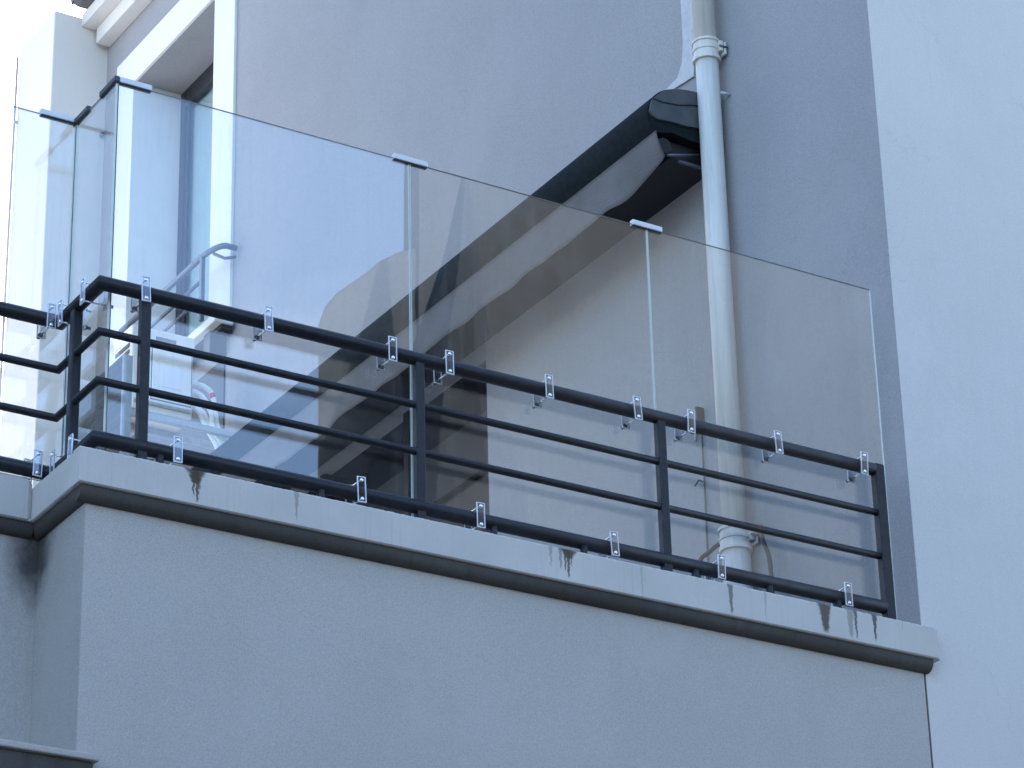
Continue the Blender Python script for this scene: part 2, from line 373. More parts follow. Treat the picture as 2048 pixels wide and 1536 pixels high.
# lower walls
mb = MB(); mb.box(0.062, XC - 0.012, 0.070, 0.4, GZ, -0.152); hp(mb, 'lower_wall', 'plaster_lower')
mb = MB(); mb.box(0.058, 0.0615, 0.0702, 0.515, GZ, -0.152); hp(mb, 'return_wall', 'plaster_return')
mb = MB(); mb.box(-9.0, 0.0575, 0.51, 0.8, GZ, -0.152); hp(mb, 'left_wall', 'plaster_left')
mb = MB(); mb.box(XC - 0.0115, XC - 0.0005, 0.078, 0.2, GZ, -0.152)
hp(mb, 'wall_joint', 'rust')
# dark band at the foot (top of the shopfront cornice)
mb = MB(); mb.box(-9.0, 0.115, 0.02, 0.50, -1.42, -1.262, bev=0.01); hp(mb, 'shopfront_cornice', 'moulding_dark')
mb = MB(); mb.box(-9.0, 0.13, 0.0, 0.50, -1.262, -1.235, bev=0.006); hp(mb, 'cornice_cap', 'plaster_left')

# balcony slab: edge strips with a ragged top edge
def strip(x0, x1, y0, y1, z0, z1, axis, step, jit, bev=0.006):
    """a slab edge beam with a slightly ragged, chipped upper arris"""
    m_ = MB(); n = max(2, int(abs((x1 - x0) if axis == 0 else (y1 - y0)) / step)); prev = None
    rnd = random.Random(int(x1 * 100 + y1 * 10))
    for i in range(n + 1):
        f = i / n; j = rnd.uniform(-1, 1) * jit; j2 = rnd.uniform(-1, 1) * jit
        if rnd.random() < 0.06: j -= jit * 2.2
        if axis == 0:
            x = x0 + (x1 - x0) * f; inset = 0.012 * max(0, 1 - (x1 - x) / 0.02) ** 2
            pr = [(x, y0 + inset, z0 + 0.004 + inset), (x, y0 + inset, z1 - 0.007 + j - inset), (x, y0 + 0.006 + inset, z1 + j2 * 0.5 - inset), (x, y1, z1), (x, y1, z0), (x, y0 + 0.006, z0)]
        else:
            y = y0 + (y1 - y0) * f
            pr = [(x0, y, z0 + 0.004), (x0, y, z1 - 0.007 + j), (x0 + 0.006, y, z1 + j2 * 0.5), (x1, y, z1), (x1, y, z0), (x0 + 0.006, y, z0)]
        vs = [m_.bm.verts.new(p) for p in pr]
        if prev:
            for k in range(6): m_.bm.faces.new([prev[k], prev[(k+1) % 6], vs[(k+1) % 6], vs[k]])
        else: m_.bm.faces.new(vs)
        prev = vs
    m_.bm.faces.new(prev[::-1]); return m_
hp(strip(0.0, 4.232, 0.0, 0.0665, -0.15, 0.0, 0, 0.012, 0.0022), 'balcony_slab', 'slab_concrete')
hp(strip(0.0005, 0.07, 0.0668, 0.47, -0.15, 0.0, 1, 0.012, 0.0016), 'balcony_slab', 'slab_concrete')
hp(strip(-9.0, -0.0005, 0.452, 0.56, -0.15, 0.03, 0, 0.02, 0.002), 'balcony_slab', 'slab_concrete')
mb = MB(); mb.box(0.0705, XC - 0.0005, 0.067, 9.4, -0.149, -0.004); mb.box(-9.0, 0.070, 0.5605, 9.4, -0.149, -0.004); hp(mb, 'terrace_floor', 'terrace_tile')
# mouldings under the slab
def cove(o0, o1, zt_=-0.1505, zb_=-0.206, n=7):
    pr = [(o0 + 0.0, zt_), (o0, zt_ - 0.010)]
    for k in range(n + 1):
        a_ = math.pi / 2 * k / n
        pr.append((o1 - 0.006 - (o1 - 0.006 - o0) * math.cos(a_) * 1.0 if False else o0 + (o1 - o0 - 0.004) * (1 - math.cos(a_)), zt_ - 0.010 - (zt_ - 0.010 - zb_) * math.sin(a_)))
    return pr
mb = MB(); c1 = cove(0.018, 0.0695); mb.prism(c1 + [(0.0695, c1[-1][1]), (0.0695, -0.1505)], 0, 0.018, XC + 0.008)
c2 = cove(0.018, 0.0575); mb.prism(c2 + [(0.0577, c2[-1][1]), (0.0577, -0.1505)], 1, 0.0700, 0.5095)
c3 = cove(0.470, 0.5095); mb.prism(c3 + [(0.5097, c3[-1][1]), (0.5097, -0.1505)], 0, -9.0, 0.0178)
hp(mb, 'slab_moulding', 'moulding_dark')

# window surround (four bands, 22 mm proud)
mb = MB(); px0 = XC - 0.022
mb.box(px0, XC - 0.0005, 7.17, WY0, 4.72, WZ1 + 0.30); mb.box(px0, XC - 0.0005, WY1, 9.25, 4.72, WZ1 + 0.30); mb.box(px0, XC - 0.0005, WY0, WY1, WZ1, WZ1 + 0.30)
# bright jamb linings
mb.box(px0, 4.60, WY1 - 0.006, WY1 - 0.0005, WZ0, WZ1 - 0.001); mb.box(px0, 4.60, WY0 + 0.0005, WY0 + 0.006, WZ0, WZ1 - 0.001)
hp(mb, 'window_surround', 'plaster_surround')
win = MB(); fx0, fx1 = 4.575, 4.63
win.box(fx0, fx1, 8.84, WY1 - 0.007, WZ0, WZ1, bev=0.006); win.box(fx0, fx1, WY0 + 0.007, 7.60, WZ0, WZ1, bev=0.006)
win.box(fx0, fx1, 7.60, 8.84, WZ1 - 0.16, WZ1, bev=0.006); win.box(fx0, fx1, 7.60, 8.84, WZ0, WZ0 + 0.1, bev=0.006)
win.box(fx0 + 0.002, fx1, 8.19, 8.25, WZ0 + 0.1, WZ1 - 0.16, bev=0.006)
window = hp(win, 'window', 'window_frame_paint')
mb = MB(); mb.box(fx0 + 0.010, fx0 + 0.030, 8.80, 8.845, WZ0 + 0.1, WZ1 - 0.16, bev=0.004); hp(mb, 'frame', 'window_frame_paint', window)
for (a, c_) in ((7.60, 8.19), (8.25, 8.80)):
    mb = MB(); mb.box(4.612, 4.618, a, c_, WZ0 + 0.1, WZ1 - 0.16); hp(mb, 'pane', 'glass_clear', window)
mb = MB(); mb.box(4.64, 4.65, 7.55, 8.9, WZ0 + 0.05, WZ1 - 0.1); hp(mb, 'curtain', 'curtain', window)
mb = MB(); mb.box(4.02, XC - 0.023, 7.10, 9.25, 4.635, 4.70, bev=0.006); hp(mb, 'window_sill', 'plaster_surround')
mb = MB()
for k, y in enumerate((7.3, 8.2, 9.1)): mb.box(4.06, XC - 0.0005, y - 0.05, y + 0.05, 4.46, 4.634, bev=0.004)
mb.box(4.08, XC - 0.024, 7.12, 9.22, 4.60, 4.6345); hp(mb, 'sill_bracket', 'window_frame_paint')

mb = MB(); mb.box(XC - 0.012, XC - 0.0005, 7.26, 9.44, 2.2, 4.455, bev=0.003); hp(mb, 'dark_wall_sheet', 'sheet_grey')  # thin sheet added to darken the wall below the sill
# cornice over the window
zA, z2, z3 = 8.17, 8.315, 8.432
mb = MB(); mb.box(4.070, XC - 0.0005, 6.9, 9.46, zA, z2, bev=0.004); hp(mb, 'cornice', 'plaster_white')
mb = MB(); mb.box(3.956, XC - 0.0005, 6.9, 9.50, z2 + 0.0005, z3, bev=0.004); hp(mb, 'cornice', 'plaster_white')
mb = MB(); mb.prism([(3.80, 8.56), (3.82, 8.46), (3.88, 8.434), (4.185, 8.434), (4.185, 8.62), (3.80, 8.62)], 1, 6.9, 9.42); hp(mb, 'gutter', 'zinc')
mb = MB(); mb.box(3.789, 3.803, 6.9, 9.40, 8.575, 8.60); mb.box(3.83, 3.845, 9.40, 9.435, 8.45, 8.6); hp(mb, 'gutter_bead', 'dark_navy_metal')

# door in the side wall: dark glass, rails
mb = MB(); mb.box(4.36, 4.368, DY0, DY1, DZ0, DZ1); door = hp(mb, 'terrace_door', 'dark_glass')
mb = MB(); mb.box(4.322, 4.355, DY0 + 0.001, DY1, 2.40, 2.76, bev=0.004); hp(mb, 'transom', 'door_beam', door)
mb = MB(); mb.box(4.322, 4.355, DY0 + 0.001, DY1, 1.72, 2.02, bev=0.004); hp(mb, 'transom', 'door_beam', door)
mb = MB()
for y in (4.95, 6.05): mb.box(4.30, 4.358, y - 0.03, y + 0.03, DZ0, DZ1, bev=0.004)
hp(mb, 'mullion', 'dark_navy_metal', door)

# pale cover strip beside the drainpipe, flaring over the awning box
mb = MB(); mb.prism([(1.548, 8.0), (1.635, 8.0), (1.640, 3.98), (1.66, 3.86), (1.71, 3.79), (1.92, 3.76), (1.56, 3.72), (1.535, 3.85)], 0, XC - 0.014, XC - 0.0005)
hp(mb, 'cover_strip', 'white_trim')

# end pier
pier = MB(); pier.box(3.72, 4.6, 9.501, 10.2, GZ, 8.40, bev=0.01)
tag(pier.build('wall_pier', 'plaster_white'), 'white rendered wall pier standing up behind the balcony at the far left', 'wall')
mb = MB(); mb.tube([(3.70, 10.19, 0), (3.70, 10.19, 8.32)], 0.012, 8); mb.dome((3.70, 10.17, 7.70), 0.02)
tag(mb.build('lightning_conductor', 'red_grey'), 'thin vertical cable running down the edge of the far left white pier', 'cable')
mb = MB(); mb.tube([(4.16, 9.47, 7.361), (4.16, 9.5, 7.361)], 0.018, 8); mb.dome((4.16, 9.47, 7.361), 0.022)
tag(mb.build('wall_hook', 'zinc'), 'small dark metal hook in the white pier behind the glass corner', 'hook')

# ------------------------------------------------------------------ window guard rail
gr = thing('window_guard_rail', 'grey bowed metal guard rail in front of the white trimmed window', 'railing', (4.0, 7.9, 4.70))
def gp(mb, name, mats, par):
    o = mb.build(name, mats); o.parent = par
    o.matrix_parent_inverse = Matrix.Translation(-Vector(par.location)) if par.type == 'EMPTY' else Matrix.Identity(4); return o
def arc_rail(z, y0, y1, r, x=4.0):
    pts = [(XC - 0.023, y0 - 0.03, z + 0.02)]
    for k in range(7):
        a = math.pi / 2 * k / 6
        pts.append((XC - 0.10 - (XC - 0.10 - x) * math.sin(a), y0 - 0.03 + 0.26 * (1 - math.cos(a)), z + 0.02 * (1 - k / 6)))
    pts.append((x, y1, z)); m_ = MB(); m_.tube(pts, r, 10); return m_
gp(arc_rail(5.21, 7.11, 8.62, 0.022), 'top_rail', 'guard_rail_metal', gr)
for z in (5.02, 4.885): gp(MB().tube([(4.0, 7.27, z), (4.0, 8.62, z)], 0.013, 8), 'rail', 'guard_rail_metal', gr)
for y in (7.27, 8.62): 
    mb = MB(); mb.box(3.985, 4.015, y - 0.018, y + 0.018, 4.701, 5.20, bev=0.004); gp(mb, 'post', 'guard_rail_metal', gr)
mb = MB(); mb.tube([(XC - 0.023, 7.08, 5.16), (4.09, 7.10, 5.14), (4.03, 7.16, 5.19)], 0.012, 8); gp(mb, 'bracket', 'guard_rail_metal', gr)
mb = MB(); mb.tube([(XC - 0.023, 8.95, 5.10), (4.0, 8.62, 5.19)], 0.016, 8); gp(mb, 'bracket', 'guard_rail_metal', gr)

# ------------------------------------------------------------------ awning
aw = thing('awning', 'dark closed awning box with hanging grey valance above the terrace door', 'awning', (4.0, 1.38, 3.2))
prof = [(3.775, 3.175), (3.752, 3.225), (3.745, 3.29), (3.760, 3.35), (3.80, 3.41), (3.86, 3.455), (3.94, 3.485), (4.04, 3.50), (XC - 0.001, 3.50), (XC - 0.001, 3.19), (4.02, 3.19), (3.90, 3.205), (3.82, 3.185)]
def round2(P, n=4):
    out = []
    for i in range(len(P) - 1):
        a_, b_, c_, d_ = (Vector(P[max(i-1, 0)]), Vector(P[i]), Vector(P[i+1]), Vector(P[min(i+2, len(P)-1)]))
        for k in range(n):
            q = k / n; out.append(tuple(0.5 * ((2*b_) + (c_-a_)*q + (2*a_-5*b_+4*c_-d_)*q*q + (3*b_-a_-3*c_+d_)*q**3)))
    return out + [P[-1]]
prof = round2(prof[:8]) + prof[8:]
gp(MB().prism(prof, 1, 1.398, 7.25), 'cassette', 'dark_green_metal', aw)
cp = [(3.752, 3.29), (3.765, 3.35), (3.805, 3.405), (3.86, 3.447), (3.94, 3.477), (4.04, 3.492), (4.13, 3.492), (4.13, 3.285), (4.0, 3.265), (3.88, 3.262), (3.80, 3.255), (3.765, 3.268)]
cp = round2(cp[:7]) + round2(cp[7:])
cap = gp(MB().prism(cp, 1, 1.382, 1.3975), 'end_cap', 'cap_plastic', aw)
mb = MB(); mb.tube([(3.765, 1.379, 3.37), (3.83, 1.379, 3.365), (3.93, 1.379, 3.375), (4.02, 1.379, 3.40), (4.08, 1.379, 3.41)], 0.0035, 6); gp(mb, 'seam', 'dark_navy_metal', cap)
# roller and dark back plate under the box
gp(MB().prism([(3.93, 3.10), (XC - 0.001, 3.08), (XC - 0.001, 3.188), (3.90, 3.188)], 1, 1.46, 7.2), 'back_plate', 'dark_navy_metal', aw)
mb = MB(); mb.tube([(3.86, 1.42, 3.13), (3.86, 7.2, 3.13)], 0.045, 14); gp(mb, 'roller', 'dark_navy_metal', aw)
mb = MB(); mb.box(3.955, 4.10, 1.43, 1.445, 3.06, 3.075); mb.tube([(3.86, 1.40, 3.06), (4.08, 1.42, 3.13)], 0.008, 6); gp(mb, 'folding_arm', 'guard_rail_metal', aw)
# valance: wavy hanging cloth with a rounded near corner
mb = MB(); ny, nz_ = 150, 8; grid = []
rnd = random.Random(3)
for i in range(ny + 1):
    y = 1.372 + (7.2 - 1.372) * (i / ny) ** 1.15
    dy = y - 1.372
    drop = 0.262 + 0.007 * math.sin(y * 5.2) + 0.006 * math.sin(y * 11.3 + 1) + 0.003 * math.sin(y * 23)
    near = max(0.0, 1 - dy / 0.42)
    drop *= 1 - 0.42 * near ** 2.0
    if dy < 0.004: drop *= 0.92
    row = []
    for k in range(nz_ + 1):
        f = k / nz_
        x = 3.777 + 0.006 * math.sin(y * 6 + f) * f + 0.004 * math.sin(y * 15 + 2 * f) * f + 0.05 * f * f * near
        row.append(mb.bm.verts.new((x, y, 3.176 - drop * f)))
    grid.append(row)
for i in range(ny):
    for k in range(nz_):
        f = mb.bm.faces.new([grid[i][k], grid[i+1][k], grid[i+1][k+1], grid[i][k+1]]); f.smooth = True
bmesh.ops.solidify(mb.bm, geom=mb.bm.faces[:], thickness=0.004)
gp(mb, 'valance', 'awning_cloth', aw)

# ------------------------------------------------------------------ drainpipe
dp = thing('drainpipe', 'pale grey plastic drainpipe running down the side wall beside the awning', 'drainpipe', (4.11, 1.33, 0))
PX, PY = 4.104, 1.332
gp(MB().tube([(PX, PY, 0.86), (PX, PY, 3.70)], 0.062, 32), 'pipe', 'pipe_pvc', dp)
gp(MB().tube([(PX, PY, 3.702), (PX, PY, 9.2)], 0.062, 32), 'pipe', 'pipe_pvc', dp)
gp(MB().tube([(PX, PY, -0.003), (PX, PY, 0.858)], 0.072, 32), 'pipe_socket', 'pipe_pvc', dp)
for zc in (3.72, 0.885):
    k = 1.14 if zc > 2 else 1.26
    pts, rs = [], []
    for dz, rr_ in ((-0.058, .060), (-0.056, .067), (-0.040, .067), (-0.036, .061), (0.0, .061), (0.004, .066), (0.014, .066), (0.018, .061), (0.050, .061), (0.053, .068), (0.066, .068), (0.068, .057)):
        pts.append((PX, PY, zc + dz)); rs.append(rr_ * k)
    cl = gp(MB().tube(pts, rs, 36, smooth=False), 'pipe_collar', 'pipe_pvc', dp)
    mb = MB(); mb.box(PX + 0.03, PX + 0.052, PY - 0.075 * k, PY - 0.045, zc - 0.012, zc + 0.05, bev=0.003); mb.box(PX + 0.058, PX + 0.07, PY - 0.078 * k, PY - 0.04, zc - 0.03, zc + 0.045, bev=0.003)
    gp(mb, 'clip_lug', 'pipe_pvc', cl)
    mb = MB(); mb.tube([(PX + 0.025, PY - 0.078 * k, zc + 0.012), (PX + 0.075, PY - 0.078 * k, zc + 0.012)], 0.006, 8); gp(mb, 'bolt', 'zinc', cl)
mb = MB(); mb.tube([(PX + 0.03, PY - 0.07, 3.45), (XC, PY - 0.075, 3.45)], 0.008, 8); gp(mb, 'wall_anchor', 'white_trim', dp)

# hose behind the pipe
hs = thing('garden_hose', 'black hose looped behind the foot of the drainpipe with red fitting', 'hose', (4.12, 1.5, 0.6))
P0 = [(4.10, 1.66, 0.80), (4.10, 1.63, 0.895), (4.11, 1.575, 0.915), (4.12, 1.50, 0.935), (4.155, 1.42, 0.955), (4.174, 1.33, 0.96), (4.165, 1.22, 0.935), (4.12, 1.14, 0.885), (4.10, 1.10, 0.80), (4.10, 1.06, 0.70), (4.10, 1.055, 0.50), (4.08, 1.07, 0.1), (4.05, 1.2, 0.012), (3.9, 1.8, 0.012)]
def smooth_path(P, n=5):
    P = [Vector(p) for p in P]; out = []
    for i in range(len(P) - 1):
        a, b_, c_, d_ = P[max(i-1, 0)], P[i], P[i+1], P[min(i+2, len(P)-1)]
        for k in range(n):
            s_ = k / n
            out.append(0.5 * ((2*b_) + (c_-a)*s_ + (2*a-5*b_+4*c_-d_)*s_*s_ + (3*b_-a-3*c_+d_)*s_**3))
    return out + [P[-1]]
gp(MB().tube(smooth_path(P0), 0.012, 10), 'hose', 'rubber', hs)
mb = MB(); mb.tube([(4.162, 1.20, 0.93), (4.13, 1.15, 0.895)], 0.0165, 10); gp(mb, 'fitting', 'red_fitting', hs)
mb = MB(); mb.tube([(4.10, 1.675, 0.80), (4.10, 1.645, 0.875)], 0.020, 10); gp(mb, 'coupling', 'rubber', hs)

# thin cable with wall fixings
cb = thing('wall_cable', 'thin dark cable hanging on the side wall left of the drainpipe', 'cable', (4.18, 1.68, 0.8))
gp(MB().tube([(4.18, 1.675, 0.0), (4.18, 1.68, 0.9), (4.181, 1.674, 1.35), (4.18, 1.672, 1.62)], 0.0045, 8), 'cable', 'zinc', cb)
mb = MB(); mb.tube([(4.17, 1.675, 1.36), (4.165, 1.70, 1.375), (4.165, 1.735, 1.355)], 0.004, 6); gp(mb, 'hook', 'rubber', cb)
mb = MB(); mb.box(4.15, XC, 1.67, 1.74, 1.65, 1.695, bev=0.004); gp(mb, 'junction_box', 'zinc', cb)
mb = MB(); mb.box(4.14, XC, 1.65, 1.666, 1.66, 1.77, bev=0.003); gp(mb, 'bolt', 'rubber', cb)
mb = MB(); mb.tube([(4.17, 1.715, 1.60), (4.17, 1.712, 1.66)], 0.008, 8); gp(mb, 'sleeve', 'white_trim', cb)

# ------------------------------------------------------------------ air conditioner
ac = thing('air_conditioner', 'cream outdoor air conditioning unit below the window with white pipes', 'air conditioner', (3.59, 7.14, 3.76))
ax0, ax1, ay0, ay1, az0, az1 = 3.362, 3.822, 7.0, 7.29, 3.785, 4.395
mb = MB(); mb.box(ax0, ax1, ay0, ay1, az0, az1, bev=0.018); gp(mb, 'casing', 'ac_body', ac)
mb = MB(); mb.box(ax0 - 0.006, ax1 + 0.006, ay0 - 0.006, ay1 + 0.006, az1 - 0.09, az1 + 0.012, bev=0.012); gp(mb, 'lid', 'ac_body', ac)
mb = MB(); mb.box(ax0 + 0.15, ax1 - 0.02, ay0 - 0.010, ay0 - 0.001, az0 + 0.10, az1 - 0.13, bev=0.004); sp_ = gp(mb, 'service_panel', 'ac_body', ac)
mb = MB(); mb.box(ax0 + 0.143, ax1 - 0.013, ay0 - 0.004, ay0 - 0.0008, az0 + 0.093, az1 - 0.123); gp(mb, 'panel_gap', 'seal_grey', ac)
mb = MB(); mb.box(ax0 + 0.22, ax1 - 0.10, ay0 - 0.014, ay0 - 0.0105, az0 + 0.20, az0 + 0.36); gp(mb, 'label', 'ac_label', sp_)
mb = MB(); mb.box(ax0 + 0.17, ax0 + 0.32, ay0 - 0.0105, ay0 - 0.0065, az1 - 0.085, az1 - 0.045); gp(mb, 'badge', 'ac_print', ac)
for i in range(9):
    z = az0 + 0.07 + i * 0.05; mb = MB(); mb.box(ax0 - 0.008, ax0 - 0.001, ay0 + 0.04, ay1 - 0.03, z, z + 0.026); gp(mb, 'grille_slat', 'ac_dark', ac)
for z in (az0 + 0.045,): mb = MB(); mb.box(ax0 + 0.02, ax1 - 0.02, ay0 - 0.006, ay0 - 0.0005, z, z + 0.03, bev=0.002); gp(mb, 'base_pan', 'white_trim', ac)
for y in (7.03, 7.25):
    mb = MB(); mb.box(3.34, XC - 0.0005, y - 0.02, y + 0.02, az0 - 0.045, az0 - 0.001, bev=0.003); gp(mb, 'wall_bracket', 'white_trim', ac)
pp = [[(3.82, 7.1, 4.12), (3.88, 7.1, 4.12), (3.965, 7.1, 4.108), (4.018, 7.1, 4.06), (4.04, 7.1, 3.93), (4.06, 7.1, 3.83), (4.12, 7.1, 3.72), (4.14, 7.1, 3.5)],
      [(3.82, 7.08, 4.045), (3.90, 7.08, 4.04), (3.96, 7.08, 3.99), (4.0, 7.08, 3.91), (4.02, 7.08, 3.80), (4.08, 7.08, 3.69), (4.11, 7.08, 3.5)],
      [(3.82, 7.06, 3.93), (3.87, 7.06, 3.92), (3.93, 7.06, 3.84), (3.975, 7.06, 3.76), (4.04, 7.06, 3.66), (4.09, 7.06, 3.5)],
      [(3.82, 7.12, 3.99), (3.90, 7.12, 3.965), (3.975, 7.12, 3.90), (4.04, 7.12, 3.78), (4.13, 7.12, 3.68), (4.16, 7.12, 3.5)]]
for q in pp: gp(MB().tube(smooth_path(q), 0.019, 10), 'insulated_pipe', 'insulation_white', ac)
mb = MB(); mb.tube([(4.010, 7.1, 4.075), (4.022, 7.1, 4.045)], 0.0215, 10); gp(mb, 'tape', 'red_tape', ac)

# ------------------------------------------------------------------ wooden screen on the terrace
mb = MB(); mb.box(1.0, 1.04, 1.865, 2.56, -0.003, 1.425, bev=0.004); scr = tag(mb.build('privacy_board', 'grey_wood'), 'dark weathered wooden board standing behind the return glass on the balcony', 'board')
mb = MB(); mb.box(0.998, 1.045, 1.85, 1.864, -0.003, 1.42); o = mb.build('edge_strip', 'white_trim'); o.parent = scr
# low planter with dry leaves behind the corner of the rail
pl = thing('plant_pot', 'low dark pot with dry leaves behind the first post', 'plant pot', (0.62, 0.75, 0.0))
mb = MB(); mb.tube([(0.62, 0.75, -0.002), (0.62, 0.75, 0.26)], [0.10, 0.13], 18); gp(mb, 'pot', 'ac_dark', pl)
mb = MB(); rnd = random.Random(5)
for i in range(70):
    a = rnd.uniform(0, 6.28); r_ = rnd.uniform(0.0, 0.13); h_ = 0.26 + rnd.uniform(0.0, 0.12) * (1 - r_ / 0.16)
    c_ = Vector((0.62 + r_ * math.cos(a), 0.75 + r_ * math.sin(a), h_)); d1 = Vector((rnd.uniform(-1, 1), rnd.uniform(-1, 1), rnd.uniform(0.1, 1))).normalized() * 0.03
    d2 = d1.cross(Vector((rnd.uniform(-1, 1), rnd.uniform(-1, 1), 0.3))).normalized() * 0.009
    vs = [mb.bm.verts.new(p) for p in (c_ - d1, c_ + d2, c_ + d1, c_ - d2)]; mb.bm.faces.new(vs)
o = gp(mb, 'leaves', 'moulding_dark', pl); o['kind'] = 'stuff'

# ------------------------------------------------------------------ balcony railing
rl = thing('balcony_railing', 'black tubular balcony railing stepping round the corner of the slab', 'railing', (2.0, 0.06, 0.0))
RX, RY, RYL, XL, XR = 0.090, 0.060, 0.465, -9.0, 3.975
def rail_path(z): return [(XL, RYL, z), (RX, RYL, z), (RX, RY, z), (XR, RY, z)]
gp(MB().tube(rail_path(0.756), 0.030, 24), 'top_rail', 'railing_paint', rl)
gp(MB().tube(rail_path(0.540), 0.0165, 16), 'mid_rail', 'railing_paint', rl)
gp(MB().tube(rail_path(0.324), 0.0165, 16), 'mid_rail', 'railing_paint', rl)
gp(MB().tube(rail_path(0.074), 0.031, 24), 'bottom_rail', 'railing_paint', rl)
for (x, y) in [(0.283, RY), (1.552, RY), (2.783, RY), (RX, 0.30), (-1.15, RYL), (-2.4, RYL), (-3.65, RYL), (-4.9, RYL)]:
    mb = MB(); mb.box(x - 0.021, x + 0.021, y - 0.020, y + 0.020, 0.008, 0.738, bev=0.005); gp(mb, 'post', 'railing_paint', rl)
mb = MB(); mb.box(XR - 0.004, XR + 0.048, RY - 0.024, RY + 0.022, -0.002, 0.783, bev=0.006); gp(mb, 'end_post', 'railing_paint', rl)
for x in (0.36, 1.08, 1.90, 2.35, 2.925, 3.323, 3.70):
    mb = MB(); mb.tube([(x, RY - 0.012, 0.0), (x, RY - 0.012, 0.05)], 0.017, 10); gp(mb, 'foot', 'railing_paint', rl)

# ------------------------------------------------------------------ glass
GY, GT = 0.113, 0.010
def pane(x0, x1, y0, y1, z0, z1):
    m_ = MB(); fs = m_.box(x0, x1, y0, y1, z0, z1, mi=1)
    thin_x = (x1 - x0) < (y1 - y0)
    for f in fs:
        f.normal_update(); n = f.normal
        if n.z > 0.9: f.material_index = 2
        if (abs(n.x) > 0.9 and thin_x) or (abs(n.y) > 0.9 and not thin_x): f.material_index = 0
    return m_
G = {}
def panel(key, label, box, grp='clear glass panels of the balcony windbreak', tilt=0.0):
    x0, x1, y0, y1, z0, z1 = box
    t_ = thing('glass_panel', label, 'glass panel', ((x0 + x1) / 2, (y0 + y1) / 2, z0), grp)
    m_ = pane(x0, x1, y0, y1, z0, z1); o = gp(m_, 'pane', ['glass_clear', 'glass_edge', 'glass_edge_top'], t_)
    G[key] = t_
    if tilt: t_.rotation_euler = (0, 0, tilt)
    return t_
ZB, ZTG = 0.022, 1.742
p1 = panel('one', 'tall clear glass panel next to the front corner, with sky reflected in it', (0.158, 1.548, GY, GY + GT, ZB, ZTG))
p2 = panel('two', 'middle clear glass panel of the front, reflecting a dark spire', (1.556, 2.802, GY, GY + GT, ZB, ZTG), tilt=0.0)
p3 = panel('three', 'clear glass panel at the right end of the front, over the drainpipe', (2.808, 4.088, GY, GY + GT, ZB, ZTG))
p4 = panel('return', 'narrow clear glass panel on the short return between the two corners', (0.143, 0.153, GY + 0.001, 0.508, ZB, ZTG))
p5 = panel('left', 'clear glass panel at the far left, running out of the picture', (-1.35, 0.141, 0.518, 0.528, ZB + 0.04, ZTG + 0.005))
p6 = panel('left2', 'clear glass panel further left, outside the picture', (-2.9, -1.358, 0.518, 0.528, ZB + 0.04, ZTG + 0.005))

# metal clips over the top edges
def clip(x0, x1, y0, y1, par, z=1.737, mat='aluminium'):
    mb = MB(); mb.box(x0, x1, y0, y1, z, z + 0.026, bev=0.003); o = gp(mb, 'top_clip', mat, par)
    if x1 - x0 > y1 - y0: mbx = (x0 + 0.002, x1 - 0.002, y0 + 0.004, y1 - 0.004)
    else: mbx = (x0 + 0.004, x1 - 0.004, y0 + 0.002, y1 - 0.002)
    mb = MB(); mb.box(mbx[0], mbx[1], mbx[2], mbx[3], z - 0.005, z - 0.0003); gp(mb, 'gasket', 'rubber', o)
clip(0.158, 0.305, GY - 0.009, GY + GT + 0.009, p1); clip(1.470, 1.640, GY - 0.009, GY + GT + 0.009, p1); clip(2.722, 2.885, GY - 0.009, GY + GT + 0.009, p2)
clip(0.134, 0.162 - 0.005, GY - 0.009, GY + 0.15, p4, mat='aluminium_shaded'); clip(0.134, 0.1575, 0.385, 0.537, p4, mat='aluminium_shaded'); clip(-0.02, 0.133, 0.509, 0.537, p5, 1.742); clip(-1.44, -1.27, 0.509, 0.537, p5, 1.742)  # return clips darkened by colour to imitate the dark side they reflect

mb = MB(); mb.box(0.1535, 0.1575, GY + 0.001, GY + 0.009, ZB, ZTG - 0.004, bev=0.001); gp(mb, 'corner_seal', 'seal_grey', p4)
mb = MB(); mb.box(0.1415, 0.1525, 0.5085, 0.5175, ZB, ZTG - 0.004, bev=0.001); gp(mb, 'corner_seal', 'seal_grey', p4)
# clamps: clear plates each side, two bolts, rear nuts
def make_clamp(z):
    m_ = MB(); hw, hh = 0.0195, 0.056
    for (y0, y1) in (((-0.038, -0.034),) if z == 0 else ((0.064, 0.068),)):
        m_.box(-hw + 0.0035, hw - 0.0035, y0, y1, -hh + 0.0035, hh - 0.0035, mi=0)
        for (a, b_, c_, d_) in ((-hw, -hw + 0.0035, -hh, hh), (hw - 0.0035, hw, -hh, hh), (-hw + 0.0036, hw - 0.0036, -hh, -hh + 0.0035), (-hw + 0.0036, hw - 0.0036, hh - 0.0035, hh)):
            m_.box(a, b_, y0 - 0.0008, y1 + 0.0008, c_, d_, mi=1)
    return m_
def bolt_mb(zz):
    m_ = MB(); m_.dome((0, -0.0385, zz), 0.0085, Vector((0, -1, 0)), 0.55)
    m_.tube([(0, -0.034, zz), (0, 0.063, zz)], 0.0035, 8); return m_
def nut_mb(zz):
    m_ = MB(); m_.tube([(0, 0.0685, zz), (0, 0.080, zz)], 0.011, 8, smooth=False); m_.tube([(0, 0.0801, zz), (0, 0.098, zz)], 0.007, 10); return m_
proto = None
